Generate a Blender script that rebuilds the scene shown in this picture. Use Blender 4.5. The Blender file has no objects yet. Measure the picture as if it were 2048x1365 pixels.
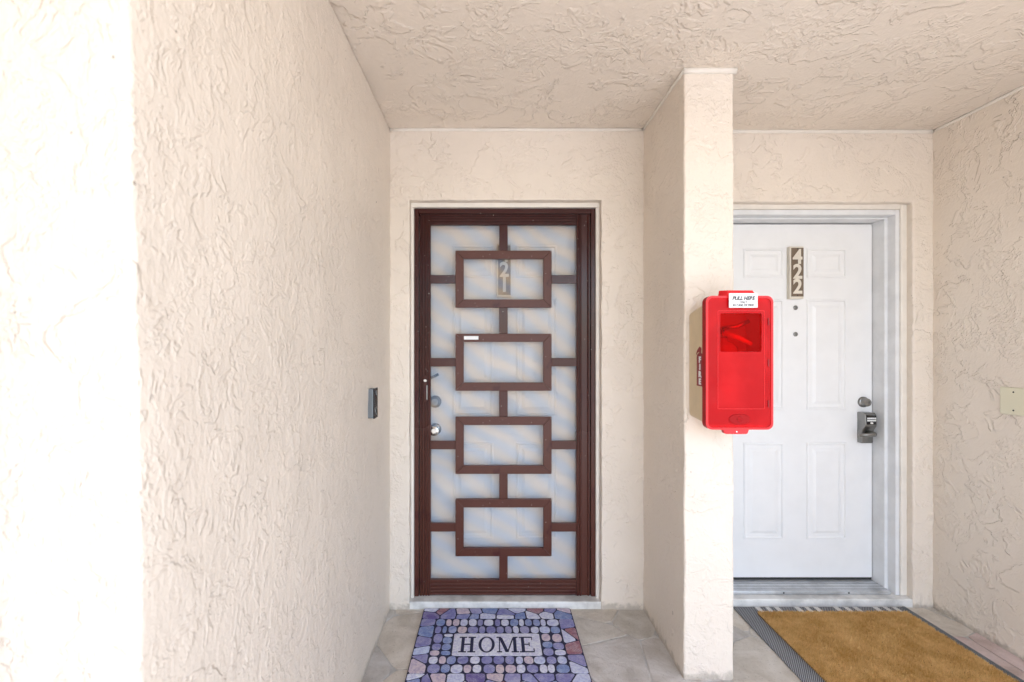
import bpy, bmesh, math, random
from mathutils import Vector, Matrix, noise
random.seed(7)
R = math.radians
scene = bpy.context.scene
C = scene.collection

# ---------------------------------------------------------------- camera
EYE = 1.3175
cam_data = bpy.data.cameras.new('camera')
cam = bpy.data.objects.new('camera', cam_data); C.objects.link(cam)
cam.location = (0, 0, EYE); cam.rotation_euler = (R(90), 0, 0)
cam_data.sensor_width = 36; cam_data.lens = 16.875
cam_data.shift_x = 0.01904; cam_data.shift_y = 0.0085
cam_data.clip_start = 0.02; cam_data.clip_end = 2000
cam_data.dof.use_dof = True; cam_data.dof.focus_distance = 2.3; cam_data.dof.aperture_fstop = 2.8
scene.camera = cam
scene.render.resolution_x = 1024; scene.render.resolution_y = 682

# ---------------------------------------------------------------- sky, sun, exposure
SUN_EL, SUN_AZ = 59, 185          # azimuth clockwise from +Y: high sun behind the camera; the roof keeps it off the walls
world = bpy.data.worlds.new('World'); scene.world = world; world.use_nodes = True
wn = world.node_tree; bg = wn.nodes['Background']
sky = wn.nodes.new('ShaderNodeTexSky'); sky.sky_type = 'NISHITA'; sky.sun_disc = False
sky.sun_elevation = R(SUN_EL); sky.sun_rotation = R(SUN_AZ); sky.air_density = 1.0; sky.dust_density = 1.5; sky.ozone_density = 1.0
wn.links.new(sky.outputs[0], bg.inputs[0]); bg.inputs[1].default_value = 0.15
sun_data = bpy.data.lights.new('sun', 'SUN'); sun_data.energy = 2.3; sun_data.angle = R(.5); sun_data.color = (1, .985, .97)
sun = bpy.data.objects.new('sun', sun_data); C.objects.link(sun); sun.location = (-2, -6, 8)
sd = Vector((math.sin(R(SUN_AZ))*math.cos(R(SUN_EL)), math.cos(R(SUN_AZ))*math.cos(R(SUN_EL)), math.sin(R(SUN_EL))))
sun.rotation_euler = sd.to_track_quat('Z', 'Y').to_euler()
scene.view_settings.view_transform = 'Standard'; scene.view_settings.look = 'None'
scene.view_settings.gamma = 1; scene.view_settings.exposure = 2.26
scene.render.engine = 'CYCLES'
scene.cycles.max_bounces = 10; scene.cycles.diffuse_bounces = 4; scene.cycles.transparent_max_bounces = 16

# ---------------------------------------------------------------- node helpers
def new_mat(name):
    m = bpy.data.materials.new(name); m.use_nodes = True
    nt = m.node_tree; return m, nt, nt.nodes['Principled BSDF'], nt.nodes['Material Output']
def nd(nt, typ, **kw):
    n = nt.nodes.new(typ)
    for k, v in kw.items():
        if k in ('operation', 'blend_type', 'data_type', 'noise_dimensions', 'wave_type', 'bands_direction', 'feature', 'interpolation_type', 'layer_name', 'clamp', 'wave_profile', 'distance'):
            setattr(n, k, v)
        else: n.inputs[k].default_value = v
    return n
def math_(nt, op, a, b=None, c=None):
    n = nt.nodes.new('ShaderNodeMath'); n.operation = op
    for i, v in enumerate((a, b, c)):
        if v is None: continue
        if isinstance(v, (int, float)): n.inputs[i].default_value = v
        else: nt.links.new(v, n.inputs[i])
    return n.outputs[0]
def sstep(nt, v, lo, hi, a=0.0, b=1.0):
    n = nt.nodes.new('ShaderNodeMapRange'); n.interpolation_type = 'SMOOTHSTEP'
    nt.links.new(v, n.inputs[0])
    for i, x in zip((1, 2, 3, 4), (lo, hi, a, b)): n.inputs[i].default_value = x
    return n.outputs[0]
def coords(nt):
    return nt.nodes.new('ShaderNodeTexCoord').outputs['Object']
def noise_(nt, co, scale, detail=2, rough=.5, dist=0.0):
    n = nd(nt, 'ShaderNodeTexNoise', Scale=scale, Detail=detail, Roughness=rough, Distortion=dist)
    nt.links.new(co, n.inputs['Vector']); return n.outputs[0]
def mixc(nt, fac, a, b):
    n = nt.nodes.new('ShaderNodeMix'); n.data_type = 'RGBA'
    for sock, v in ((n.inputs[0], fac), (n.inputs[6], a), (n.inputs[7], b)):
        if isinstance(v, (int, float)): sock.default_value = v
        elif isinstance(v, tuple): sock.default_value = (*v, 1) if len(v) == 3 else v
        else: nt.links.new(v, sock)
    return n.outputs[2]
def bump(nt, height, bs, dist=1.0, strength=1.0):
    b = nt.nodes.new('ShaderNodeBump'); b.inputs['Strength'].default_value = strength; b.inputs['Distance'].default_value = dist
    nt.links.new(height, b.inputs['Height']); nt.links.new(b.outputs[0], bs.inputs['Normal']); return b

def plain(name, col, rough=.5, metal=0.0, vary=.0, bumpscale=0, bumpamt=0.0, spec=.5):
    m, nt, bs, out = new_mat(name)
    bs.inputs['Roughness'].default_value = rough; bs.inputs['Metallic'].default_value = metal
    bs.inputs['Specular IOR Level'].default_value = spec
    co = coords(nt)
    n = noise_(nt, co, 9, 4, .6)
    c2 = tuple(max(0, c*(1-vary)) for c in col)
    nt.links.new(mixc(nt, sstep(nt, n, .35, .7), col, c2), bs.inputs['Base Color'])
    if bumpamt: bump(nt, math_(nt, 'MULTIPLY', noise_(nt, co, bumpscale, 3), bumpamt), bs)
    return m

def stucco(name, col, ridge=.004, ledge=.0022, fine=.0010, scale=1.0, rough=.5, stretch=1.0, offset=(0, 0, 0)):
    m, nt, bs, out = new_mat(name)
    bs.inputs['Roughness'].default_value = rough; bs.inputs['Specular IOR Level'].default_value = .45
    mp = nt.nodes.new('ShaderNodeMapping'); mp.inputs['Location'].default_value = offset
    nt.links.new(coords(nt), mp.inputs[0]); co = mp.outputs[0]
    n1 = noise_(nt, co, 8.5*scale, 4, .66, .5)
    n2 = noise_(nt, co, 17*scale, 3, .68)
    n3 = noise_(nt, co, 3.7*scale, 2, .5)
    mask1 = sstep(nt, n3, .50, .64)
    mask2 = sstep(nt, n3, .52, .40)
    r1 = sstep(nt, math_(nt, 'ABSOLUTE', math_(nt, 'SUBTRACT', n1, .53)), 0, .055, 1, 0)
    r2 = sstep(nt, math_(nt, 'ABSOLUTE', math_(nt, 'SUBTRACT', n2, .47)), 0, .075, 1, 0)
    led = sstep(nt, n1, .50, .575)
    mp2 = nt.nodes.new('ShaderNodeMapping'); mp2.inputs['Scale'].default_value = (1, 1, stretch); nt.links.new(co, mp2.inputs[0])
    f1 = noise_(nt, mp2.outputs[0], 66, 3, .65)
    h = math_(nt, 'MULTIPLY', math_(nt, 'MULTIPLY', r1, mask1), ridge)
    h = math_(nt, 'ADD', h, math_(nt, 'MULTIPLY', math_(nt, 'MULTIPLY', r2, mask2), ridge*.6))
    h = math_(nt, 'ADD', h, math_(nt, 'MULTIPLY', led, ledge))
    h = math_(nt, 'ADD', h, math_(nt, 'MULTIPLY', math_(nt, 'MULTIPLY', f1, math_(nt, 'ADD', n3, .1)), fine))
    bump(nt, h, bs)
    # paint: faint drift of tone, a few sparse dirt specks
    tone = sstep(nt, noise_(nt, co, 1.7, 4, .6), .3, .7)
    c2 = tuple(c*.94 for c in col)
    base = mixc(nt, tone, col, c2)
    sp = math_(nt, 'MULTIPLY', sstep(nt, noise_(nt, co, 55, 1), .775, .80), sstep(nt, noise_(nt, co, 5, 2), .5, .6))
    base = mixc(nt, math_(nt, 'MULTIPLY', sp, .75), base, (.16, .12, .085))
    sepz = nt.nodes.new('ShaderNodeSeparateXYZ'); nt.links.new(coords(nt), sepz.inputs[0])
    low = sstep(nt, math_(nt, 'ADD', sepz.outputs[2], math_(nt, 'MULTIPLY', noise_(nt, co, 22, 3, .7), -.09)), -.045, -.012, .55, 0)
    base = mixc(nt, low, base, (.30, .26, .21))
    nt.links.new(base, bs.inputs['Base Color'])
    return m

PAINT = (.82, .728, .628)
M = {}
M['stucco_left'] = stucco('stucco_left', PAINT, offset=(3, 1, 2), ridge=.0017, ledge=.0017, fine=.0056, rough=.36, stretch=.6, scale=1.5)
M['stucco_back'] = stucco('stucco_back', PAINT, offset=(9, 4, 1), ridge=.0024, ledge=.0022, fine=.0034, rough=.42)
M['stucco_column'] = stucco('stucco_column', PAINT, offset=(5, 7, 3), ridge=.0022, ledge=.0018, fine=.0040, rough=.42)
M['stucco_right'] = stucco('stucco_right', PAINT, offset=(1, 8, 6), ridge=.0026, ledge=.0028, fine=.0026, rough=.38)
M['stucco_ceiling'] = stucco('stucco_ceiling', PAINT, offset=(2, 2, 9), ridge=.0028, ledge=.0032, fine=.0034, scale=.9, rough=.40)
M['trim_cream'] = plain('trim_cream', (.82, .765, .69), .45, vary=.08, bumpscale=40, bumpamt=.0008)
M['sill_paint'] = plain('sill_paint', (.80, .79, .76), .55, vary=.35, bumpscale=30, bumpamt=.002)
M['white_paint'] = plain('white_paint', (.86, .86, .86), .38, vary=.03, bumpscale=60, bumpamt=.0002)
M['white_wood'] = plain('white_wood', (.79, .80, .81), .42, vary=.10, bumpscale=35, bumpamt=.0008)
M['aluminium'] = plain('aluminium', (.62, .64, .66), .38, metal=.6, vary=.3)
M['dark_gap'] = plain('dark_gap', (.03, .03, .03), .8)
M['nickel'] = plain('nickel', (.30, .30, .29), .30, metal=1, vary=.3)
M['chrome'] = plain('chrome', (.62, .61, .58), .16, metal=1, vary=.2)
M['black_plastic'] = plain('black_plastic', (.012, .012, .013), .18)
M['bell_grey'] = plain('bell_grey', (.17, .19, .21), .3, metal=.5)
M['key_white'] = plain('key_white', (.8, .8, .78), .4)
M['plaque_brown'] = plain('plaque_brown', (.17, .12, .08), .5, vary=.15)
M['plaque_cream'] = plain('plaque_cream', (.74, .68, .58), .5, vary=.05)
M['plate_almond'] = plain('plate_almond', (.74, .70, .53), .35)
M['label_white'] = plain('label_white', (.82, .82, .82), .4)
M['ink_black'] = plain('ink_black', (.015, .015, .02), .5)
M['sticker_red'] = plain('sticker_red', (.26, .012, .015), .45)
M['cabinet_beige'] = plain('cabinet_beige', (.72, .57, .36), .4, vary=.08)
M['ext_red'] = plain('ext_red', (.55, .02, .02), .25)
M['navy'] = plain('navy', (.018, .018, .06), .85)
M['mat_base'] = plain('mat_base', (.025, .025, .06), .9, bumpscale=200, bumpamt=.001)
M['bare_floor'] = plain('bare_floor', (.57, .55, .52), .8, vary=.3, bumpscale=60, bumpamt=.002)
M['ground'] = plain('ground', (.50, .48, .45), .9, vary=.25, bumpscale=8, bumpamt=.01)

def brown_metal():
    m, nt, bs, out = new_mat('brown_metal')
    co = coords(nt)
    sep = nt.nodes.new('ShaderNodeSeparateXYZ'); nt.links.new(co, sep.inputs[0])
    # the enamel is lighter and rougher low down, deeper red-brown high up, blotched with old maroon paint
    height_mix = sstep(nt, math_(nt, 'ADD', sep.outputs[2], math_(nt, 'MULTIPLY', noise_(nt, co, 3, 3), .5)), .5, 2.0)
    col = mixc(nt, height_mix, (.092, .030, .021), (.048, .011, .009))
    blot = sstep(nt, noise_(nt, co, 6, 4, .6, .4), .58, .70)
    col = mixc(nt, math_(nt, 'MULTIPLY', blot, .7), col, (.045, .006, .010))
    bs.inputs['Specular IOR Level'].default_value = .28
    chips = sstep(nt, noise_(nt, co, 120, 1), .785, .80)
    col = mixc(nt, chips, col, (.55, .48, .42))
    nt.links.new(col, bs.inputs['Base Color'])
    nt.links.new(sstep(nt, height_mix, 0, 1, .34, .18), bs.inputs['Roughness'])
    bump(nt, math_(nt, 'MULTIPLY', noise_(nt, co, 90, 2), .0003), bs)
    return m
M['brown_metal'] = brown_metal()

def screen_mat():
    m, nt, bs, out = new_mat('screen_mesh')
    co = coords(nt)
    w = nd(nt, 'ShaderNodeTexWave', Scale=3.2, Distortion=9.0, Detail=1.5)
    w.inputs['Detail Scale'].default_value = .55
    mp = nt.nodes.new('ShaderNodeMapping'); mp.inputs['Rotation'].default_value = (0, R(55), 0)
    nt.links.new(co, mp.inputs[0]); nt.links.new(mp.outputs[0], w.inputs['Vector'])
    col = mixc(nt, w.outputs['Fac'], (.32, .45, .62), (.80, .62, .45))  # blue and peach moiré bands painted into the mesh colour
    df = nt.nodes.new('ShaderNodeBsdfDiffuse'); nt.links.new(col, df.inputs[0])
    tr = nt.nodes.new('ShaderNodeBsdfTransparent')
    mx = nt.nodes.new('ShaderNodeMixShader'); mx.inputs[0].default_value = .20
    nt.links.new(tr.outputs[0], mx.inputs[1]); nt.links.new(df.outputs[0], mx.inputs[2])
    nt.links.new(mx.outputs[0], out.inputs[0]); return m
M['screen'] = screen_mat()

def red_clear(name, fac, tcol, bcol, rough):
    m, nt, bs, out = new_mat(name)
    co = coords(nt)
    bs.inputs['Specular IOR Level'].default_value = .3; bs.inputs['Roughness'].default_value = rough
    nt.links.new(mixc(nt, sstep(nt, noise_(nt, co, 14, 3), .35, .7), bcol, tuple(min(1, c*1.12+.01) for c in bcol)), bs.inputs['Base Color'])
    bump(nt, math_(nt, 'MULTIPLY', noise_(nt, co, 300, 2), .0002), bs)
    tr = nt.nodes.new('ShaderNodeBsdfTransparent'); tr.inputs[0].default_value = (*tcol, 1)
    mx = nt.nodes.new('ShaderNodeMixShader'); mx.inputs[0].default_value = fac
    nt.links.new(bs.outputs[0], mx.inputs[1]); nt.links.new(tr.outputs[0], mx.inputs[2])
    nt.links.new(mx.outputs[0], out.inputs[0]); return m
M['red_cover'] = red_clear('red_cover', .58, (1, .02, .025), (.72, .004, .010), .26)
M['red_solid'] = plain('red_solid', (.76, .008, .013), .4)
M['red_deep'] = plain('red_deep', (.36, .002, .004), .4, spec=.15)
M['red_window'] = red_clear('red_window', .92, (1, .15, .09), (.8, .02, .02), .06)

def attr_mat(name, rough, kind):
    m, nt, bs, out = new_mat(name)
    at = nt.nodes.new('ShaderNodeAttribute'); at.attribute_name = 'tint'
    co = coords(nt); bs.inputs['Roughness'].default_value = rough
    col = at.outputs['Color']
    if kind == 'print':
        bs.inputs['Specular IOR Level'].default_value = .2
        n = sstep(nt, noise_(nt, co, 85, 4, .7), .38, .66)
        dark = nt.nodes.new('ShaderNodeMix'); dark.data_type = 'RGBA'; dark.blend_type = 'MULTIPLY'; dark.inputs[0].default_value = 1
        nt.links.new(col, dark.inputs[6]); dark.inputs[7].default_value = (.68, .66, .84, 1)
        col = mixc(nt, n, col, dark.outputs[2])
        br = nt.nodes.new('ShaderNodeTexBrick'); br.inputs['Scale'].default_value = 40; br.inputs['Mortar Size'].default_value = .035
        br.inputs['Color1'].default_value = br.inputs['Color2'].default_value = (0, 0, 0, 1); br.inputs['Mortar'].default_value = (1, 1, 1, 1)
        nt.links.new(co, br.inputs[0])
        worn = math_(nt, 'MULTIPLY', sstep(nt, noise_(nt, co, 25, 2), .42, .62), .5)
        col = mixc(nt, math_(nt, 'MULTIPLY', br.outputs[0], worn), col, (.72, .71, .76))
        bump(nt, math_(nt, 'MULTIPLY', br.outputs[0], -.0008), bs)
    if kind == 'stone':
        n = sstep(nt, noise_(nt, co, 7, 5, .65, .4), .3, .72)
        dk = nt.nodes.new('ShaderNodeMix'); dk.data_type = 'RGBA'; dk.blend_type = 'MULTIPLY'; dk.inputs[0].default_value = 1
        nt.links.new(col, dk.inputs[6]); dk.inputs[7].default_value = (.70, .67, .63, 1)
        col = mixc(nt, n, col, dk.outputs[2])
        sp = sstep(nt, noise_(nt, co, 140, 2), .62, .72)
        col = mixc(nt, math_(nt, 'MULTIPLY', sp, .35), col, (.14, .12, .10))
        h = math_(nt, 'ADD', math_(nt, 'MULTIPLY', noise_(nt, co, 11, 4, .6, .6), .008), math_(nt, 'MULTIPLY', noise_(nt, co, 120, 2), .0009))
        bump(nt, h, bs)
    nt.links.new(col, bs.inputs['Base Color']); return m
M['print'] = attr_mat('mat_print', .85, 'print')
M['stone'] = attr_mat('flagstone', .75, 'stone')
M['coir'] = attr_mat('coir', .8, 'coir')

def rug_mat():
    m, nt, bs, out = new_mat('striped_weave')
    bs.inputs['Roughness'].default_value = .95; bs.inputs['Specular IOR Level'].default_value = .1
    co = coords(nt); sep = nt.nodes.new('ShaderNodeSeparateXYZ'); nt.links.new(co, sep.inputs[0])
    t = math_(nt, 'FRACT', math_(nt, 'DIVIDE', math_(nt, 'SUBTRACT', sep.outputs[0], 1.228-.091), .20))
    cr = nt.nodes.new('ShaderNodeValToRGB'); cr.color_ramp.interpolation = 'CONSTANT'
    D, W = (.12, .125, .135, 1), (.72, .71, .69, 1)
    stops = [(0, W), (.125, D), (.26, W), (.37, D), (.49, W), (.61, D)]
    el = cr.color_ramp.elements
    el[0].position, el[0].color = stops[0]; el[1].position, el[1].color = stops[1]
    for p, c in stops[2:]:
        e = el.new(p); e.color = c
    nt.links.new(t, cr.inputs[0])
    edge = math_(nt, 'MAXIMUM', math_(nt, 'LESS_THAN', sep.outputs[0], 1.228+.085), math_(nt, 'GREATER_THAN', sep.outputs[0], 2.108-.05))
    col = mixc(nt, edge, cr.outputs[0], D)
    # diagonal twill: pale weft threads
    mp = nt.nodes.new('ShaderNodeMapping'); mp.inputs['Rotation'].default_value = (0, 0, R(38)); nt.links.new(co, mp.inputs[0])
    w = nd(nt, 'ShaderNodeTexWave', Scale=48, Distortion=1.2, Detail=2.0); nt.links.new(mp.outputs[0], w.inputs['Vector'])
    th = sstep(nt, w.outputs['Fac'], .55, .85)
    col = mixc(nt, math_(nt, 'MULTIPLY', th, .55), col, (.60, .61, .62))
    nt.links.new(col, bs.inputs['Base Color'])
    bump(nt, math_(nt, 'MULTIPLY', w.outputs['Fac'], .0015), bs); return m
M['rug'] = rug_mat()

# ---------------------------------------------------------------- mesh helpers
def link(name, me, mat, parent=None):
    o = bpy.data.objects.new(name, me); C.objects.link(o)
    if mat is not None and not me.materials: me.materials.append(M[mat] if isinstance(mat, str) else mat)
    if parent is not None:
        o.parent = parent
        top = parent
        while top.parent: top = top.parent
        if parent.type == 'EMPTY' or top is parent: o.matrix_parent_inverse = parent.matrix_basis.inverted()
        else: o.matrix_parent_inverse = Matrix()
    return o
def from_bm(name, bm, mat, parent=None, smooth=False):
    bmesh.ops.recalc_face_normals(bm, faces=bm.faces)
    me = bpy.data.meshes.new(name); bm.to_mesh(me); bm.free()
    if smooth:
        for p in me.polygons: p.use_smooth = True
    return link(name, me, mat, parent)
def thing(name, label, cat, loc):
    o = bpy.data.objects.new(name, None); C.objects.link(o); o.location = loc; o.empty_display_size = .1
    o['label'] = label; o['category'] = cat; return o
def tag(o, label=None, cat=None, kind=None, group=None):
    if label: o['label'] = label
    if cat: o['category'] = cat
    if kind: o['kind'] = kind
    if group: o['group'] = group
    return o
def bm_box(bm, x0, x1, y0, y1, z0, z1):
    v = [bm.verts.new(p) for p in ((x0,y0,z0),(x1,y0,z0),(x1,y1,z0),(x0,y1,z0),(x0,y0,z1),(x1,y0,z1),(x1,y1,z1),(x0,y1,z1))]
    for f in ((0,3,2,1),(4,5,6,7),(0,1,5,4),(1,2,6,5),(2,3,7,6),(3,0,4,7)): bm.faces.new([v[i] for i in f])
    return v
def bevel(o, w, seg=2, ang=40):
    m = o.modifiers.new('bevel', 'BEVEL'); m.width = w; m.segments = seg; m.limit_method = 'ANGLE'; m.angle_limit = R(ang); return o
def box(name, mat, parent, x0, x1, y0, y1, z0, z1, bw=0.0):
    bm = bmesh.new(); bm_box(bm, x0, x1, y0, y1, z0, z1)
    o = from_bm(name, bm, mat, parent)
    if bw: bevel(o, bw)
    return o
def prism_xz(bm, pts, y0, y1):
    a = [bm.verts.new((x, y0, z)) for x, z in pts]; b = [bm.verts.new((x, y1, z)) for x, z in pts]
    bm.faces.new(a); bm.faces.new(b[::-1]); n = len(pts)
    for i in range(n): bm.faces.new((a[i], b[i], b[(i+1) % n], a[(i+1) % n]))
def rrect(x0, x1, z0, z1, r, n=5):
    out = []
    for cx, cz, a0 in ((x1-r, z1-r, 0), (x0+r, z1-r, 90), (x0+r, z0+r, 180), (x1-r, z0+r, 270)):
        for i in range(n+1):
            a = R(a0+90*i/n); out.append((cx+r*math.cos(a), cz+r*math.sin(a)))
    return out
def lathe(name, mat, parent, cx, cz, y, prof, n=28):
    """profile of (radius, distance proud of the door face); axis towards the viewer"""
    bm = bmesh.new(); rings = []
    for r, d in prof:
        rings.append([bm.verts.new((cx+r*math.cos(2*math.pi*i/n), y-d, cz+r*math.sin(2*math.pi*i/n))) for i in range(n)])
    for a, b in zip(rings, rings[1:]):
        for i in range(n): bm.faces.new((a[i], a[(i+1) % n], b[(i+1) % n], b[i]))
    bm.faces.new(rings[0]); bm.faces.new(rings[-1])
    o = from_bm(name, bm, mat, parent, smooth=True)
    o.modifiers.new('split', 'EDGE_SPLIT').split_angle = R(38); return o
def tube(bm, pts, rad, n=8):
    rings = []
    for i, p in enumerate(pts):
        p = Vector(p); t = (Vector(pts[min(i+1, len(pts)-1)])-Vector(pts[max(i-1, 0)])).normalized()
        up = Vector((0, 0, 1)) if abs(t.z) < .9 else Vector((1, 0, 0))
        u = t.cross(up).normalized(); v = t.cross(u)
        r = rad[i] if isinstance(rad, (list, tuple)) else rad
        rings.append([bm.verts.new(p+u*r*math.cos(2*math.pi*k/n)+v*r*math.sin(2*math.pi*k/n)) for k in range(n)])
    for a, b in zip(rings, rings[1:]):
        for k in range(n): bm.faces.new((a[k], a[(k+1) % n], b[(k+1) % n], b[k]))
    bm.faces.new(rings[0]); bm.faces.new(rings[-1])
def text(name, body, mat, parent, mtx, size, depth=.0008, offset=0.0, shear=0.0, sx=1.0, align='CENTER'):
    cu = bpy.data.curves.new(name, 'FONT'); cu.body = body; cu.size = size; cu.extrude = depth; cu.offset = offset
    cu.shear = shear; cu.align_x = align; cu.align_y = 'CENTER'
    tmp = bpy.data.objects.new('tmp', cu); C.objects.link(tmp)
    dg = bpy.context.evaluated_depsgraph_get()
    me = bpy.data.meshes.new_from_object(tmp.evaluated_get(dg)); me.name = name
    bpy.data.objects.remove(tmp); bpy.data.curves.remove(cu)
    me.materials.clear(); me.transform(Matrix.Diagonal((sx, 1, 1, 1))); me.transform(mtx)
    return link(name, me, mat, parent)
def face_cam(x, y, z): return Matrix.Translation((x, y, z)) @ Matrix.Rotation(R(90), 4, 'X')

def stucco_obj(name, bm, mat, step=.06, amp=.003, bw=.007, parent=None, fix=None):
    """cut a solid into a grid and let the hand-trowelled faces wander by a few millimetres"""
    bmesh.ops.recalc_face_normals(bm, faces=bm.faces)
    for ax in range(3):
        lo = min(v.co[ax] for v in bm.verts); hi = max(v.co[ax] for v in bm.verts)
        n = int((hi-lo)/step)
        for i in range(1, n):
            co = [0, 0, 0]; no = [0, 0, 0]; co[ax] = lo+(hi-lo)*i/n; no[ax] = 1
            bmesh.ops.bisect_plane(bm, geom=bm.verts[:]+bm.edges[:]+bm.faces[:], plane_co=co, plane_no=no, dist=1e-5)
    bm.normal_update()
    for v in bm.verts:
        p = v.co.copy()
        d = Vector((noise.noise(p*7), noise.noise(p*7+Vector((9, 3, 1))), noise.noise(p*7+Vector((2, 8, 5)))))
        d += .6*Vector((noise.noise(p*19), noise.noise(p*19+Vector((4, 1, 7))), noise.noise(p*19+Vector((6, 2, 2)))))
        v.co += d*amp*1.5
        if fix: v.co = fix(p, v.co)
    o = from_bm(name, bm, mat, parent, smooth=True)
    bevel(o, bw, 2, 50)
    w = o.modifiers.new('wn', 'WEIGHTED_NORMAL'); w.keep_sharp = False
    return o

# polygon tools for stones
def clip(poly, px, py, nx, ny):
    """keep the side where (p - (px,py)).n <= 0"""
    out = []
    for i in range(len(poly)):
        a, b = poly[i], poly[(i+1) % len(poly)]
        da = (a[0]-px)*nx+(a[1]-py)*ny; db = (b[0]-px)*nx+(b[1]-py)*ny
        if da <= 0: out.append(a)
        if (da < 0 < db) or (db < 0 < da):
            t = da/(da-db); out.append((a[0]+(b[0]-a[0])*t, a[1]+(b[1]-a[1])*t))
    return out
def voronoi(sites, x0, x1, y0, y1, gap):
    cells = []
    for i, s in enumerate(sites):
        poly = [(x0, y0), (x1, y0), (x1, y1), (x0, y1)]
        for j, q in enumerate(sites):
            if i == j or not poly: continue
            dx, dy = q[0]-s[0], q[1]-s[1]; L = math.hypot(dx, dy)
            if L < 1e-6: continue
            nx, ny = dx/L, dy/L
            poly = clip(poly, (s[0]+q[0])/2-nx*gap/2, (s[1]+q[1])/2-ny*gap/2, nx, ny)
        if len(poly) >= 3: cells.append(poly)
    return cells
def chaikin(poly, k=1, t=.2):
    for _ in range(k):
        out = []
        for i in range(len(poly)):
            a, b = poly[i], poly[(i+1) % len(poly)]
            out.append((a[0]+(b[0]-a[0])*t, a[1]+(b[1]-a[1])*t)); out.append((a[0]+(b[0]-a[0])*(1-t), a[1]+(b[1]-a[1])*(1-t)))
        poly = out
    return poly
def tinted(name, polys, mat, parent, z0, z1):
    """flat polygons with a colour each, as one mesh with thickness"""
    vs, fs, cols = [], [], []
    for poly, col in polys:
        a = len(vs); n = len(poly)
        vs += [(x, y, z1) for x, y in poly]+[(x, y, z0) for x, y in poly]
        fs.append(list(range(a, a+n))); cols.append(col)
        for i in range(n):
            fs.append([a+i, a+n+i, a+n+(i+1) % n, a+(i+1) % n]); cols.append(col)
    me = bpy.data.meshes.new(name); me.from_pydata(vs, [], fs)
    at = me.color_attributes.new('tint', 'FLOAT_COLOR', 'CORNER')
    for p, c in zip(me.polygons, cols):
        for li in p.loop_indices: at.data[li].color = (*c, 1)
    return link(name, me, mat, parent)

# ---------------------------------------------------------------- plan of the place (metres, camera at x=0 y=0)
LX, WA, CX0, CX1, CF, WB, RX, CEIL = -.52, 2.437, .767, .967, 1.922, 2.457, 2.255, 2.44
BACK = 2.70

gr = box('ground', 'ground', None, -300, 300, -300, 300, -.45, -.15); tag(gr, kind='structure')
fl = box('porch_floor', 'bare_floor', None, -4.5, 5.5, -2.2, BACK, -.15, -.006); tag(fl, kind='structure')
# flagstones
random.seed(21)
sites = []
ny, nx = 9, 9
for j in range(ny):
    for i in range(nx):
        sites.append((-.75+(i+.5+random.uniform(-.42, .42)+(.5 if j % 2 else 0))*.36, .05+(j+.5+random.uniform(-.4, .4))*.30))
for poly in voronoi(sites, LX-.2, RX+.02, .0, 2.52, .007):
    kf = random.uniform(.9, 1.04)
    c = random.choice([(.65, .61, .55), (.67, .61, .53), (.62, .59, .55), (.66, .53, .50), (.64, .51, .48), (.68, .62, .54), (.61, .58, .55)])
    o = tinted('flagstone', [(chaikin(poly, 1, .08), tuple(x*kf for x in c))], 'stone', fl, -.012, -.001+random.uniform(-.002, .001))
    bevel(o, .003, 2)

bd = box('building_light_block', 'trim_cream', None, -9, 10, BACK+.02, 12, -.15, 5.4); tag(bd, kind='structure')  # unseen mass, added to stop light leaking in behind the doors
# ceiling
bm = bmesh.new(); bm_box(bm, -4.5, 5.5, -1.1, BACK, CEIL, CEIL+.25)  # unseen overhang past the camera, its reach set to balance the light
ce = stucco_obj('ceiling', bm, 'stucco_ceiling', .12, .004); tag(ce, kind='structure')

# walls
def lean(p, c):
    if p.y < .75: c.y += (EYE-p.z)*.0216
    return c
bm = bmesh.new(); bm_box(bm, -1.7, LX, .697, BACK, -.05, CEIL-.002)
w = stucco_obj('stucco_wall', bm, 'stucco_left', .05, .0026, .012, fix=lean)
tag(w, 'long cream stucco wall at the left carrying the black doorbell', 'wall')

bm = bmesh.new(); bm_box(bm, -1.7, -.735, -2.0, .69, -.05, CEIL-.002)
ww = stucco_obj('added_shade_wall', bm, 'stucco_left', .15, .0026, .012); tag(ww, kind='structure')  # unseen wall, added to shade the near end of the left wall
def portal(x0, x1, hx0, hx1, hz, y0, sill):
    bm = bmesh.new()
    pts = [(x0, -.05), (hx0, -.05), (hx0, hz), (hx1, hz), (hx1, -.05), (x1, -.05), (x1, CEIL-.003), (x0, CEIL-.003)]
    prism_xz(bm, pts, y0, BACK); return bm
w = stucco_obj('entry_wall', portal(LX-.01, CX0+.02, -.421, .553, 2.0765, WA, 0), 'stucco_back', .05, .0022, .010)
tag(w, 'cream stucco entry wall around the brown security door', 'wall')
wallA = w
o = box('door_sill', 'sill_paint', w, -.430, .562, WA+.004, 2.60, -.04, .035, .006)
w = stucco_obj('entry_wall', portal(CX1-.02, RX+.01, 1.13, 2.1525, 2.0726, WB, 0), 'stucco_back', .05, .0022, .010)
tag(w, 'beige stucco entry wall around the white door', 'wall')
wallB = w
o = box('door_sill', 'sill_paint', w, 1.12, 2.16, WB+.003, 2.66, -.04, .038, .006)

bm = bmesh.new(); bm_box(bm, CX0, CX1, CF, BACK, -.05, CEIL-.002)
col_w = stucco_obj('wing_wall', bm, 'stucco_column', .05, .0022, .009)
tag(col_w, 'narrow stucco wing wall between the two doors holding the red cabinet', 'wall')
bm = bmesh.new(); bm_box(bm, RX, 3.0, .6, BACK, -.05, CEIL-.002)
w = stucco_obj('stucco_wall', bm, 'stucco_right', .05, .0026)
tag(w, 'beige stucco wall at the right with the blank cover plate', 'wall')
wallR = w
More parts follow.
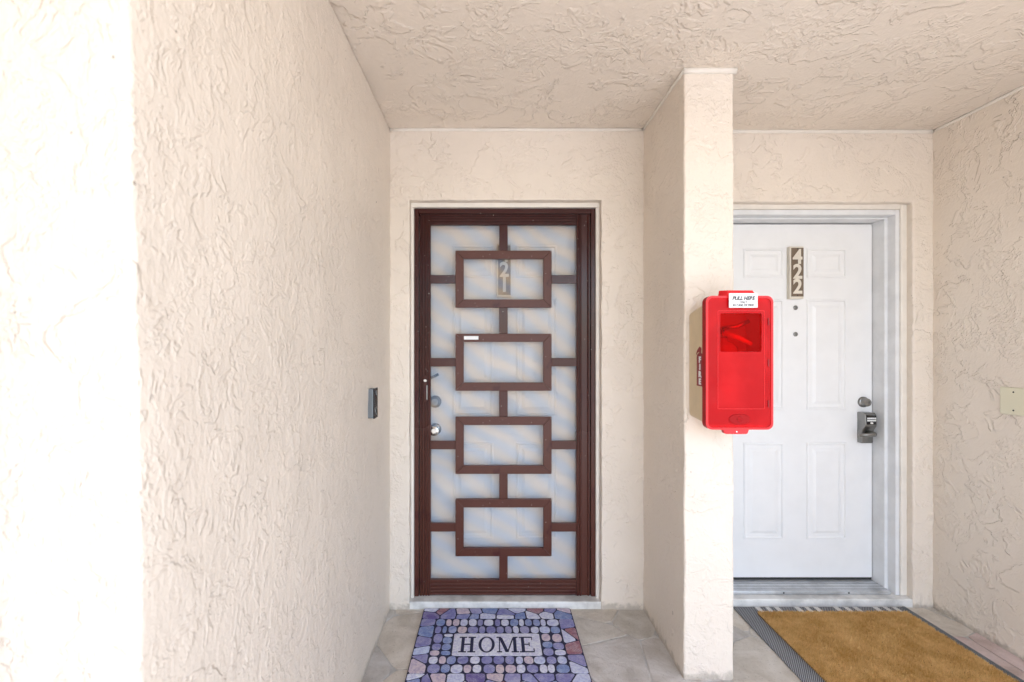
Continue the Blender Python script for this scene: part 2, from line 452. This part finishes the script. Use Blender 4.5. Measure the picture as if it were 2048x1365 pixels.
# caulked bead where walls meet the ceiling
def bead(parent, p, q, r=.008):
    bm = bmesh.new(); p, q = Vector(p), Vector(q); n = max(2, int((q-p).length/.05))
    pts = [p+(q-p)*i/n+Vector((0, 0, noise.noise((p+(q-p)*i/n)*9)*.002)) for i in range(n+1)]
    tube(bm, pts, r, 8)
    return from_bm('ceiling_bead', bm, 'trim_cream', parent, smooth=True)
zb = CEIL-.006
bead(wallA, (LX, WA, zb), (CX0, WA, zb)); bead(wallB, (CX1, WB, zb), (RX, WB, zb), .010)
bead(wallR, (RX, .7, zb), (RX, WB, zb)); bead(col_w, (CX0, CF, zb), (CX0, WA, zb), .008)
bead(col_w, (CX0-.004, CF-.001, zb), (CX1+.008, CF-.001, zb), .013); bead(col_w, (CX1, CF, zb), (CX1, WB, zb), .006)

# ---------------------------------------------------------------- doors
def six_panels(parent, mat, cols, rows, y):
    prof = [(0, 0), (.002, .0055), (.010, .0065), (.014, .0008), (.032, .0008), (.046, .0060), (.048, .0065)]
    for (x0, x1) in cols:
        for (z0, z1) in rows:
            bm = bmesh.new(); rings = []
            for ins, h in prof:
                rings.append([bm.verts.new(p) for p in ((x0+ins, y-h, z0+ins), (x1-ins, y-h, z0+ins), (x1-ins, y-h, z1-ins), (x0+ins, y-h, z1-ins))])
            for a, b in zip(rings, rings[1:]):
                for i in range(4): bm.faces.new((a[i], a[(i+1) % 4], b[(i+1) % 4], b[i]))
            bm.faces.new(rings[-1])
            from_bm('panel', bm, mat, parent)
def plaque(parent, digits, x0, x1, z0, z1, yf, yb, label):
    p = box('number_plaque', 'plaque_cream', parent, x0, x1, yf, yb, z0, z1, .002); p['label'] = label
    box('face_plate', 'plaque_brown', p, x0+.008, x1-.002, yf-.0025, yf+.002, z0+.012, z1-.008)
    zc = z1-.0600
    for d in digits:
        text('digit', d, 'plaque_cream', p, face_cam((x0+x1)/2+.003, yf-.0035, zc), .108, .0016, .0030, sx=.92)
        zc -= .0805
    for z in (z0+.018, z1-.013): lathe('screw', 'dark_gap', p, (x0+x1)/2+.003, z, yf-.0024, [(.003, 0), (.003, .0012)], 10)

# inner door 421
DI = 2.585
d1 = thing('entry_door', 'white six panel door behind the brown security door, numbered 421', 'door', (.066, DI, .05))
box('slab', 'white_paint', d1, -.418, .550, DI, DI+.045, .046, 2.070, .002)
six_panels(d1, 'white_paint', [(-.215, .004), (.126, .347)], [(1.706, 1.879), (.9626, 1.597), (.2987, .820)], DI)
plaque(d1, '421', .022, .098, 1.598, 1.882, DI-.022, DI, 'brown number plaque with 421 in cream digits')
lathe('deadbolt', 'nickel', d1, -.308, 1.0387, DI, [(.033, 0), (.033, .006), (.029, .011), (.024, .013), (.021, .026), (.019, .028), (.010, .028), (.009, .025)])
kn = lathe('doorknob', 'chrome', d1, -.308, .890, DI, [(.033, 0), (.033, .004), (.028, .010), (.014, .014), (.012, .032), (.020, .038), (.0265, .046), (.0275, .056), (.024, .064), (.014, .068), (.012, .066), (.006, .066)])
# cream buck round the security door
f1 = thing('door_frame', 'cream painted wooden jamb lining the brown security door opening', 'door frame', (.066, 2.5, .035))
box('jamb', 'trim_cream', f1, -.4215, -.4065, 2.478, 2.58, .034, 2.0525, .003)
box('jamb', 'trim_cream', f1, .5345, .5535, 2.478, 2.58, .034, 2.0525, .003)
box('head', 'trim_cream', f1, -.4215, .5535, 2.477, 2.58, 2.0526, 2.0772, .003)

# security door ---------------------------------------------------------------
SF = 2.497
s = thing('security_door', 'brown metal security door with four stacked rectangles over insect screen', 'door', (.057, SF, .036))
def ribbed(name, x0, x1, z0, z1, vertical, ribs, yf=SF, depth=.028, w=.0052):
    bm = bmesh.new(); bm_box(bm, x0, x1, yf+.006, yf+depth, z0, z1)
    for t in ribs:
        arc = [(w*math.cos(R(k*22.5)), -.0085*math.sin(R(k*22.5))) for k in range(9)]
        L = []
        for u in (0, 1):
            if vertical: c = x0+(x1-x0)*t; L.append([bm.verts.new((c+d, yf+.0062+h_, (z0+.0005, z1-.0005)[u])) for d, h_ in arc])
            else: c = z0+(z1-z0)*t; L.append([bm.verts.new(((x0+.0005, x1-.0005)[u], yf+.0062+h_, c+d)) for d, h_ in arc])
        for k in range(8): bm.faces.new((L[0][k], L[0][k+1], L[1][k+1], L[1][k]))
        bm.faces.new(L[0]); bm.faces.new(L[1]); bm.faces.new((L[0][0], L[0][8], L[1][8], L[1][0]))
    o = from_bm(name, bm, 'brown_metal', s, smooth=True); o.modifiers.new('split', 'EDGE_SPLIT').split_angle = R(40); return o
fs = thing('security_door_frame', 'brown metal outer frame fixed round the security door', 'door frame', (.066, SF, .036))
box('upright', 'brown_metal', fs, -.4057, -.3835, SF-.004, SF+.05, .0362, 2.0505, .002)
box('upright', 'brown_metal', fs, .5115, .5335, SF-.004, SF+.05, .0362, 2.0505, .002)
box('top_bar', 'brown_metal', fs, -.3833, .5113, SF-.003, SF+.05, 2.0255, 2.0505, .002)
for z in (1.85, 1.05, .25):
    lathe('rivet', 'brown_metal', fs, .522, z, SF-.004, [(.004, 0), (.003, .002)], 10)
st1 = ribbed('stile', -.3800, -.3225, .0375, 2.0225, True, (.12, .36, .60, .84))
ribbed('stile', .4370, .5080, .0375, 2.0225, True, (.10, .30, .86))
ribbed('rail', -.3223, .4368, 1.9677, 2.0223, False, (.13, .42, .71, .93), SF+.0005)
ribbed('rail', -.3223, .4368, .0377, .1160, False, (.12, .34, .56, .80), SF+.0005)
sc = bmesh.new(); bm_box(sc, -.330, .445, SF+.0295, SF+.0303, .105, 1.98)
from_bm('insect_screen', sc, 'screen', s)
B = .043
RXa, RXb = -.1925, .307
zc = [1.684, 1.2525, .821, .393]; hh = .1483
for k, z in enumerate(zc):
    x0, x1, z0, z1 = RXa, RXb, z-hh, z+hh
    rect = bpy.data.objects.new('rectangle_frame', None)
    C.objects.link(rect); rect.parent = s; rect.matrix_parent_inverse = s.matrix_basis.inverted(); rect.location = (.057, SF, z); rect.empty_display_size = .05
    g = .0006
    bars = [[(x0+g, z1), (x1-g, z1), (x1-B-g, z1-B), (x0+B+g, z1-B)], [(x0+g, z0), (x1-g, z0), (x1-B-g, z0+B), (x0+B+g, z0+B)],
            [(x0, z0+g), (x0, z1-g), (x0+B, z1-B-g), (x0+B, z0+B+g)], [(x1, z0+g), (x1, z1-g), (x1-B, z1-B-g), (x1-B, z0+B+g)]]
    for pts in bars:
        bm = bmesh.new(); prism_xz(bm, pts, SF-.006+random.uniform(-.0004, .0004), SF+.014)
        bm.transform(Matrix.Translation((-.057, -SF, -z)))
        o = from_bm('bar', bm, 'brown_metal'); o.parent = rect; bevel(o, .0012, 2)
    for x in (x0-.0005, x1+.0005):
        a, b = (-.3222, x) if x < 0 else (x, .4367)
        box('crossbar', 'brown_metal', s, a, b, SF-.001, SF+.014, z-.022, z+.022, .0015)
for za, zb_ in zip([1.9675]+[z-hh for z in zc], [z+hh for z in zc]+[.1162]):
    box('connector', 'brown_metal', s, .057-.022, .057+.022, SF-.002, SF+.014, zb_+.0004, za-.0004, .0015)
stk = box('sticker', 'label_white', s, -.148, -.073, SF-.0075, SF-.0062, 1.370, 1.388); stk['label'] = 'small torn white sticker on a brown bar'
box('lock_case', 'brown_metal', s, -.3585, -.3365, SF-.014, SF-.002, 1.045, 1.185, .003)
lathe('lock_button', 'chrome', s, -.3475, 1.158, SF-.014, [(.009, 0), (.009, .006), (.007, .009)], 16)
box('pull_grip', 'chrome', s, -.3395, -.3365, SF-.024, SF-.0135, 1.060, 1.135, .001)
bm = bmesh.new(); tube(bm, [(-.332, SF+.040, 1.166), (-.318, SF+.046, 1.172), (-.286, SF+.046, 1.188)], [.006, .007, .0075], 10)
from_bm('inside_lever', bm, 'black_plastic', s, smooth=True)

# white door 422 -------------------------------------------------------------
DB = 2.630
d2 = thing('entry_door', 'bright white six panel door with brown 422 plaque and keypad lock', 'door', (1.6575, DB, .07))
box('slab', 'white_paint', d2, 1.232, 2.0795, DB, DB+.044, .070, 2.005, .002)
six_panels(d2, 'white_paint', [(1.375, 1.5945), (1.7205, 1.938)], [(1.7093, 1.8709), (.9887, 1.5942), (.280, .809)], DB)
plaque(d2, '422', 1.612, 1.6876, 1.594, 1.8774, DB-.027, DB, 'brown number plaque with 422 in cream digits')
for z in (1.5476, 1.4024):
    lathe('peephole', 'nickel', d2, 1.6595, z, DB, [(.0125, 0), (.0125, .003), (.009, .005), (.0075, .002), (.003, .002)], 18)
lathe('deadbolt', 'nickel', d2, 2.029, 1.0315, DB, [(.029, 0), (.029, .008), (.026, .012), (.0225, .013), (.0215, .034), (.019, .037), (.008, .037), (.007, .034)])
lk = thing('keypad_lock', 'x', 'x', (2.028, DB, .81)); del lk['label']; del lk['category']
lk.parent = d2; lk.matrix_parent_inverse = d2.matrix_basis.inverted()
def lockpart(name, bm, mat, smooth=False):
    bm.transform(Matrix.Translation((-2.028, -DB, -.81))); o = from_bm(name, bm, mat, None, smooth); o.parent = lk; return o
bm = bmesh.new()
prof = [(0, .811), (.030, .811), (.033, .818), (.033, .868), (.040, .884), (.056, .905), (.060, .918), (.056, .966), (.046, .978), (0, .978)]
a = [bm.verts.new((1.9975, DB-d, z)) for d, z in prof]; b = [bm.verts.new((2.0600, DB-d, z)) for d, z in prof]
bm.faces.new(a); bm.faces.new(b[::-1])
for i in range(len(prof)): j = (i+1) % len(prof); bm.faces.new((a[i], b[i], b[j], a[j]))
bevel(lockpart('housing', bm, 'nickel'), .003, 3, 25)
bm = bmesh.new(); bm_box(bm, 2.003, 2.055, DB-.0610, DB-.055, .917, .966)
bevel(lockpart('keypad', bm, 'black_plastic'), .001)
for r in range(2):
    for c in range(5):
        bm = bmesh.new(); bm_box(bm, 2.0055+c*.0097, 2.0135+c*.0097, DB-.0628, DB-.0606, .9455-r*.0115, .9535-r*.0115)
        lockpart('key', bm, 'key_white')
bm = bmesh.new(); prism_xz(bm, [(2.029+.008*math.cos(t*.524), .9245+.0045*math.sin(t*.524)) for t in range(12)], DB-.0628, DB-.0606)
lockpart('key', bm, 'key_white')
bm = bmesh.new(); tube(bm, [(2.028, DB-.03, .868), (2.028, DB-.062, .868), (2.026, DB-.080, .868), (2.012, DB-.088, .868), (1.985, DB-.084, .866), (1.950, DB-.078, .862)], [.016, .014, .0135, .012, .0095, .0075], 14)
lockpart('lever', bm, 'nickel', True)
# white frame
f2 = thing('door_frame', 'white painted wooden door frame round the white door', 'door frame', (1.66, 2.5, .04))
for sgn, xo, xi, xs in ((1, 2.121, 2.0995, 2.0825), (-1, 1.192, 1.2135, 1.2305)):
    def xb(a, b): return (min(a, b), max(a, b))
    box('brickmould', 'white_wood', f2, *xb(xi, xo), 2.500, 2.56, .0385, 2.0467, .003)
    box('jamb', 'white_wood', f2, *xb(xs, xo-.001*sgn), 2.550, 2.68, .0386, 2.0450, .002)
    box('reveal_strip', 'trim_cream', f2, *xb(xo+.0005*sgn, xo+.034*sgn), 2.492, 2.58, .0383, 2.0740, .006)
box('brickmould', 'white_wood', f2, 1.2137, 2.0993, 2.5005, 2.56, 2.0207, 2.0467, .003)
box('head_jamb', 'white_wood', f2, 1.2137, 2.0993, 2.5505, 2.68, 2.0110, 2.0206, .002)
box('reveal_strip', 'trim_cream', f2, 1.192, 2.1215, 2.4925, 2.58, 2.0472, 2.0760, .006)
th = box('threshold', 'aluminium', f2, 1.214, 2.0822, 2.505, 2.66, .0385, .056, .004)
for yy in (2.53, 2.56, 2.59): box('groove', 'dark_gap', f2, 1.216, 2.080, yy, yy+.002, .055, .0565)
box('door_sweep', 'dark_gap', f2, 1.233, 2.079, DB+.004, DB+.03, .0562, .0705)
for x in (1.52, 1.86): lathe('screw', 'dark_gap', f2, x, .048, 2.5052, [(.005, 0), (.004, .0015)], 10)

# ---------------------------------------------------------------- fire cabinet on the wing wall
CB = 1.752
fc = thing('fire_extinguisher_cabinet', 'red fronted fire extinguisher cabinet with beige sides on the wing wall', 'cabinet', (.9, 1.919, 1.04))
bm = bmesh.new()
bk = rrect(.787, 1.013, 1.050, 1.468, .02, 4); fr = rrect(.783, 1.019, 1.040, 1.497, .02, 4)
va = [bm.verts.new((x, 1.9185, z)) for x, z in bk]; vb = [bm.verts.new((x, 1.777, z)) for x, z in fr]
bm.faces.new(va)
for i in range(len(va)): j = (i+1) % len(va); bm.faces.new((va[i], va[j], vb[j], vb[i]))
o = from_bm('back_box', bm, 'cabinet_beige', fc)
m = o.modifiers.new('solid', 'SOLIDIFY'); m.thickness = .003; m.offset = -1
def ring(name, mat, outer, inner, y0, y1, parent):
    bm = bmesh.new(); n = len(outer)
    L = [[bm.verts.new((x, y, z)) for x, z in pl] for pl, y in ((outer, y0), (outer, y1), (inner, y1), (inner, y0))]
    for a, b in zip(L, L[1:]+L[:1]):
        for i in range(n): bm.faces.new((a[i], a[(i+1) % n], b[(i+1) % n], b[i]))
    return from_bm(name, bm, mat, parent)
def resamp_rect(x0, x1, z0, z1, n=5):    # same count as rrect: collapses corners slightly
    return rrect(x0, x1, z0, z1, .006, n)
cv = ring('cover', 'red_cover', rrect(.7795, 1.0225, 1.0268, 1.513, .022), resamp_rect(.832, .982, 1.311, 1.450), CB, CB+.003, fc)
bevel(cv, .001, 1)
ring('cover_rim', 'red_deep', rrect(.7785, 1.0235, 1.0258, 1.514, .023), rrect(.7815, 1.0205, 1.0288, 1.511, .021), CB+.0035, CB+.030, fc)
ring('panel_rib', 'red_solid', rrect(.822, .993, 1.101, 1.4605, .004), rrect(.8232, .9918, 1.1022, 1.4593, .003), CB-.0012, CB+.0005, fc)
ring('front_lip', 'red_solid', rrect(.7785, 1.0235, 1.0258, 1.514, .023), rrect(.786, 1.016, 1.0333, 1.5065, .018), CB-.003, CB+.0034, fc)
box('window', 'red_window', fc, .8325, .9815, CB+.004, CB+.006, 1.3115, 1.4495)
bm = bmesh.new(); prism_xz(bm, [(.901+.0385*math.cos(i*math.pi/14), 1.064+.019*math.sin(i*math.pi/14)) for i in range(28)], CB-.003, CB+.0005)
bevel(from_bm('thumb_boss', bm, 'red_deep', fc), .002, 2)  # dark look of the glossy hollow is put into a deeper red
lathe('boss_mark', 'red_cover', fc, .901, 1.064, CB-.003, [(.011, 0), (.011, .001), (.008, .0015)], 20)
# pull tab: wedge rising above the top edge
bm = bmesh.new()
v = [(.834, CB+.026, 1.512), (.966, CB+.026, 1.512), (.958, CB+.026, 1.536), (.838, CB+.026, 1.536), (.856, CB-.008, 1.508), (.964, CB-.008, 1.508), (.948, CB-.002, 1.534), (.856, CB-.002, 1.534)]
v = [bm.verts.new(p) for p in v]
for f in ((0,3,2,1),(4,5,6,7),(0,1,5,4),(1,2,6,5),(2,3,7,6),(3,0,4,7)): bm.faces.new([v[i] for i in f])
bevel(from_bm('pull_tab', bm, 'red_solid', fc), .0015)
lb = box('instruction_label', 'label_white', fc, .858, .962, CB-.0105, CB-.0092, 1.470, 1.5225); lb['label'] = 'white PULL HERE label on the red cover'
text('lettering', 'PULL HERE', 'ink_black', lb, face_cam(.910, CB-.0110, 1.5035), .0190, .0002, .0007, .25, .88)
text('lettering', 'ONLY', 'ink_black', lb, face_cam(.910, CB-.0110, 1.4895), .0098, .0002, .0002, 0, 1.0)
text('lettering', 'IN CASE OF FIRE!', 'ink_black', lb, face_cam(.910, CB-.0110, 1.4787), .0112, .0002, .0003, 0, .90)
bm = bmesh.new(); prism_xz(bm, [(.842, 1.0262), (.936, 1.0262), (.931, 1.012), (.925, 1.0095), (.853, 1.0095), (.847, 1.012)], CB-.001, CB+.02)
bevel(from_bm('bottom_tab', bm, 'red_solid', fc), .001)
lathe('seal', 'chrome', fc, .890, 1.0185, CB-.001, [(.004, 0), (.003, .002)], 12)
for z in (1.42, 1.27, 1.12): box('latch_slot', 'sticker_red', fc, 1.0050, 1.0075, CB-.0036, CB+.001, z-.013, z+.013)
# FIRE sticker on the left side: a board that follows the tapering side
def side(y, z):   # map to the left face of the box
    t = (1.9185-y)/(1.9185-1.777); return (.787+(.783-.787)*t-.0006, y, z)
st = bmesh.new()
sil = [(1.775, 1.180), (1.8385, 1.180), (1.8385, 1.292), (1.832, 1.300), (1.822, 1.304), (1.817, 1.306), (1.816, 1.310), (1.835, 1.304), (1.843, 1.296), (1.843, 1.303), (1.834, 1.316), (1.818, 1.326), (1.812, 1.330), (1.800, 1.326), (1.794, 1.320), (1.798, 1.312), (1.797, 1.305), (1.790, 1.303), (1.780, 1.299), (1.775, 1.292)]
bm = bmesh.new(); vv = [bm.verts.new(side(y+.004, z)) for y, z in sil]; f = bm.faces.new(vv); st.free()
r = bmesh.ops.extrude_face_region(bm, geom=[f]); bmesh.ops.translate(bm, verts=[e for e in r['geom'] if isinstance(e, bmesh.types.BMVert)], vec=(-.0005, 0, 0))
fsk = from_bm('fire_sticker', bm, 'sticker_red', fc); fsk['label'] = 'dark red extinguisher shaped sticker reading FIRE'
for i, ch in enumerate('FIRE'):
    mt = Matrix.Translation((.7822, 1.8110, 1.279-i*.0275)) @ Matrix.Rotation(R(-90), 4, 'Z') @ Matrix.Rotation(R(90), 4, 'X')
    text('lettering', ch, 'label_white', fsk, mt, .030, .0006, .0016, 0, 1.25)
# the extinguisher inside
ex = thing('fire_extinguisher', 'red fire extinguisher seen through the cabinet window', 'extinguisher', (.885, 1.845, 1.045))
def vlathe(name, mat, parent, cx, cy, prof, n=24):
    bm = bmesh.new(); rings = [[bm.verts.new((cx+r*math.cos(2*math.pi*i/n), cy+r*math.sin(2*math.pi*i/n), z)) for i in range(n)] for r, z in prof]
    for a, b in zip(rings, rings[1:]):
        for i in range(n): bm.faces.new((a[i], a[(i+1) % n], b[(i+1) % n], b[i]))
    bm.faces.new(rings[0]); bm.faces.new(rings[-1]); return from_bm(name, bm, mat, parent, smooth=True)
vlathe('cylinder', 'ext_red', ex, .885, 1.845, [(.050, 1.0445), (.056, 1.050), (.056, 1.300), (.050, 1.328), (.034, 1.345), (.018, 1.352), (.018, 1.362)])
vlathe('valve', 'chrome', ex, .885, 1.845, [(.016, 1.362), (.016, 1.385), (.011, 1.390), (.011, 1.405)])
bm = bmesh.new(); tube(bm, [(.875, 1.83, 1.398), (.92, 1.81, 1.405), (.965, 1.805, 1.425)], [.009, .008, .007]); from_bm('carry_handle', bm, 'chrome', ex, smooth=True)
bm = bmesh.new(); tube(bm, [(.880, 1.825, 1.383), (.925, 1.80, 1.362), (.968, 1.795, 1.338)], [.010, .009, .007]); from_bm('squeeze_lever', bm, 'label_white', ex, smooth=True)
bm = bmesh.new(); tube(bm, [(.872, 1.84, 1.385), (.850, 1.82, 1.405), (.832, 1.80, 1.390), (.826, 1.795, 1.34), (.826, 1.795, 1.20), (.828, 1.800, 1.12)], .0095); from_bm('hose', bm, 'black_plastic', ex, smooth=True)
vlathe('hose_band', 'label_white', ex, .885, 1.845, [(.0575, 1.275), (.0575, 1.292)])
vlathe('rating_label', 'label_white', ex, .885, 1.845, [(.0567, 1.10), (.0567, 1.24)])

# ---------------------------------------------------------------- doorbell
db = thing('doorbell', 'slim black and grey video doorbell on the left stucco wall', 'doorbell', (LX, 2.034, 1.03))
box('body', 'bell_grey', db, LX-.004, LX+.021, 2.006, 2.062, 1.030, 1.154, .003)
box('face', 'black_plastic', db, LX+.0212, LX+.0270, 2.004, 2.064, 1.028, 1.156, .002)
def xlathe(name, mat, parent, x, y, z, prof, n=20):
    bm = bmesh.new(); rings = [[bm.verts.new((x+d, y+r*math.cos(2*math.pi*i/n), z+r*math.sin(2*math.pi*i/n))) for i in range(n)] for r, d in prof]
    for a, b in zip(rings, rings[1:]):
        for i in range(n): bm.faces.new((a[i], a[(i+1) % n], b[(i+1) % n], b[i]))
    bm.faces.new(rings[0]); bm.faces.new(rings[-1]); return from_bm(name, bm, mat, parent, smooth=True)
xlathe('camera_lens', 'bell_grey', db, LX+.027, 2.034, 1.136, [(.011, 0), (.011, .0015), (.008, .002)])
xlathe('button', 'bell_grey', db, LX+.027, 2.034, 1.060, [(.015, 0), (.015, .0012), (.0125, .0018), (.012, .0008)])
xlathe('button_ring', 'chrome', db, LX+.027, 2.034, 1.060, [(.0175, 0), (.0175, .0008), (.0155, .0008)])

# blank plate on the right wall
bp = thing('cover_plate', 'almond blank electrical cover plate on the right stucco wall', 'cover plate', (RX, 2.07, 1.03))
box('plate', 'plate_almond', bp, RX-.0065, RX+.002, 2.013, 2.128, 1.035, 1.154, .003)
for yy in (2.072, 2.026):
    for z in (1.055, 1.134): xlathe('screw', 'dark_gap', bp, RX-.0066, yy, z, [(.0035, 0), (.003, -.0012)], 10)

# ---------------------------------------------------------------- HOME mat
hm = thing('doormat', 'blue stone patterned doormat reading HOME before the brown door', 'doormat', (.023, 2.14, 0))
MX0, MX1, MY0, MY1 = -.347, .394, 1.84, 2.434
bm = bmesh.new()
pl = rrect(MX0, MX1, MY0, MY1, .012, 4)
a = [bm.verts.new((x, y, -.001)) for x, y in pl]; b = [bm.verts.new((x, y, .006)) for x, y in pl]
bm.faces.new(a[::-1]); bm.faces.new(b)
for i in range(len(pl)): j = (i+1) % len(pl); bm.faces.new((a[i], a[j], b[j], b[i]))
from_bm('backing', bm, 'mat_base', hm)
random.seed(5)
PAL = [(.27, .27, .50), (.31, .31, .54), (.70, .73, .86), (.76, .78, .87), (.32, .38, .60), (.70, .58, .62), (.64, .69, .85), (.72, .60, .60), (.38, .37, .58), (.78, .80, .88), (.25, .33, .56)]
BOR = PAL+[(.40, .20, .22), (.19, .15, .36), (.32, .34, .58), (.62, .70, .88), (.29, .28, .50), (.34, .33, .54), (.66, .70, .84)]
polys = []
IX0, IX1, IY0, IY1 = -.272, .318, 1.945, 2.335
def band(x0, x1, y0, y1, nx, ny):
    ss = [(x0+(i+.5+random.uniform(-.38, .38))*(x1-x0)/nx, y0+(j+.5+random.uniform(-.42, .42))*(y1-y0)/ny) for i in range(nx) for j in range(ny)]
    for p in voronoi(ss, x0, x1, y0, y1, .007): polys.append((chaikin(p, 1, .12), random.choice(BOR)))
band(MX0+.004, MX1-.004, IY1+.004, MY1-.004, 10, 2); band(MX0+.004, MX1-.004, MY0+.004, IY0-.004, 10, 2)
band(MX0+.004, IX0-.004, IY0, IY1, 1, 6); band(IX1+.004, MX1-.004, IY0, IY1, 1, 6)
def row(x0, x1, y0, y1, mean, vert=False):
    x = x0
    while x < x1-.012:
        w = mean*random.uniform(.7, 1.35); w = min(w, x1-x)
        if x1-(x+w) < mean*.5: w = x1-x
        g = .0032; j = lambda: random.uniform(-.0025, .0025)
        q = [(x+g+j(), y0+g+j()), (x+w-g+j(), y0+g+j()), (x+w-g+j(), y1-g+j()), (x+g+j(), y1-g+j())]
        if vert: q = [(b_, a_) for a_, b_ in q][::-1]
        polys.append((chaikin(q, 2, .24), random.choice(PAL))); x += w
PX0, PX1, PY0, PY1 = -.178, .217, 2.056, 2.215
my = (IY1+PY1)/2
row(IX0, IX1, my+.001, IY1, .039); row(IX0, IX1, PY1+.003, my, .039)
my = (IY0+PY0)/2
row(IX0, IX1, my, PY0-.003, .043); row(IX0, IX1, IY0, my-.001, .043)
mx = (IX0+PX0)/2; row(PY0, PY1, IX0, mx, .048, True); row(PY0, PY1, mx, PX0-.002, .042, True)
mx = (IX1+PX1)/2; row(PY0, PY1, PX1+.002, mx, .042, True); row(PY0, PY1, mx, IX1, .05, True)
polys.append((chaikin([(PX0+.003, PY0), (PX1-.003, PY0), (PX1-.003, PY1), (PX0+.003, PY1)], 2, .03), (.80, .81, .88)))
pr = tinted('stone_print', polys, 'print', hm, .0055, .0080); bevel(pr, .0014, 2)
# serif HOME
def letter(name, quads):
    bm = bmesh.new()
    for q in quads:
        a = [bm.verts.new((x, y, .0076)) for x, y in q]; b = [bm.verts.new((x, y, .0089)) for x, y in q]
        bm.faces.new(a[::-1]); bm.faces.new(b)
        for i in range(len(q)): j = (i+1) % len(q); bm.faces.new((a[i], a[j], b[j], b[i]))
    from_bm('letter', bm, 'navy', hm)
y0, y1 = 2.0765, 2.188; H_ = y1-y0
def rc(x0, x1, a, b): return [(x0, y0+a*H_), (x1, y0+a*H_), (x1, y0+b*H_), (x0, y0+b*H_)]
S = .07
x = -.149
def serif_stem(x, w, sw): return [rc(x-w/2, x+w/2, S, 1-S), rc(x-sw/2, x+sw/2, 0, S-.001), rc(x-sw/2, x+sw/2, 1-S+.001, 1)]
letter('H', serif_stem(-.132, .014, .034)+serif_stem(-.092, .014, .034)+[rc(-.1249, -.0991, .47, .54)])
bm = []
n = 32; cx, cy = -.026, (y0+y1)/2
for i in range(n):
    a, b = 2*math.pi*i/n, 2*math.pi*(i+1)/n
    o_ = lambda t: (cx+.036*math.cos(t), cy+H_*.515*math.sin(t)); i_ = lambda t: (cx+.0235*math.cos(t), cy+H_*.455*math.sin(t))
    bm.append([i_(a), o_(a), o_(b), i_(b)])
letter('O', bm)
ml, mr = .031, .099
def diag(xa, xb, w): return [(xb-w/2, y0+.02*H_), (xb+w/2, y0+.02*H_), (xa+w/2, y1-S*H_), (xa-w/2, y1-S*H_)]
letter('M', [rc(ml-.0025, ml+.0025, S, 1-S), rc(ml-.011, ml+.011, 0, S-.001), rc(ml-.013, ml+.008, 1-S+.001, 1),
             rc(mr-.007, mr+.007, S, 1-S), rc(mr-.016, mr+.016, 0, S-.001), rc(mr-.007, mr+.015, 1-S+.001, 1), diag(ml+.005, .064, .015), diag(mr-.0065, .066, .006)])
el_ = .135
letter('E', [rc(el_-.007, el_+.007, S, 1-S), rc(el_-.016, el_+.048, 0, S-.001), rc(el_-.016, el_+.044, 1-S+.001, 1), rc(el_+.0071, el_+.030, .48, .54),
             rc(el_+.0255, el_+.0305, .40, .479), rc(el_+.0255, el_+.0305, .541, .62), rc(el_+.040, el_+.044, .78, 1-S), rc(el_+.044, el_+.049, S, .24)])

# ---------------------------------------------------------------- striped rug and coir mat
rg = box('striped_rug', 'rug', None, 1.228, 2.108, 1.72, 2.452, -.001, .005, .002)
tag(rg, 'charcoal and white striped woven rug under the coir mat', 'rug')
bm = bmesh.new(); rngs = []
random.seed(3)
for k in range(120):      # whip-stitched edge cords, right side
    yy = 1.73+k*.006
    tube(bm, [(2.083, yy, .0055), (2.093, yy+.003, .0085), (2.106, yy+.006, .0045)], .0018, 5)
from_bm('stitched_edge', bm, 'plaque_cream', rg); bpy.data.objects['stitched_edge'].data.materials[0] = M['bell_grey']
cm = thing('coir_mat', 'golden brown coir mat lying on the striped rug', 'doormat', (1.685, 2.08, .005))
KX0, KX1, KY0, KY1 = 1.313, 2.058, 1.775, 2.385
bx_ = box('backing', 'coir', cm, KX0+.004, KX1-.004, KY0+.004, KY1-.004, .0045, .0125)
at = bx_.data.color_attributes.new('tint', 'FLOAT_COLOR', 'CORNER')
for d in at.data: d.color = (.40, .21, .06, 1)
vs, fs_, cols = [], [], []
NB = 95000
for k in range(NB):
    x = random.uniform(KX0, KX1); y = random.uniform(KY0, KY1)
    tone = .5+.5*noise.noise(Vector((x*9, y*9, 2)))+.35*noise.noise(Vector((x*40, y*40, 5)))
    hgt = .010*random.uniform(.7, 1.25); an = random.uniform(0, math.pi); lx, ly = random.gauss(.0, .0035), random.gauss(-.001, .0035)
    w_ = .0009; dx, dy = w_*math.cos(an), w_*math.sin(an)
    i = len(vs); vs += [(x-dx, y-dy, .0122), (x+dx, y+dy, .0122), (x+lx+dx*.4, y+ly+dy*.4, .0122+hgt), (x+lx-dx*.4, y+ly-dy*.4, .0122+hgt)]
    fs_.append((i, i+1, i+2, i+3))
    t = max(0, min(1, tone+random.uniform(-.35, .35)))
    cols.append((.60+.32*t, .33+.29*t, .085+.17*t))
me = bpy.data.meshes.new('bristles'); me.from_pydata(vs, [], fs_)
at = me.color_attributes.new('tint', 'FLOAT_COLOR', 'CORNER')
flat = []
for c in cols: flat += [*c, 1]*4
at.data.foreach_set('color', flat)
br = link('bristles', me, 'coir', cm); br['kind'] = 'stuff'
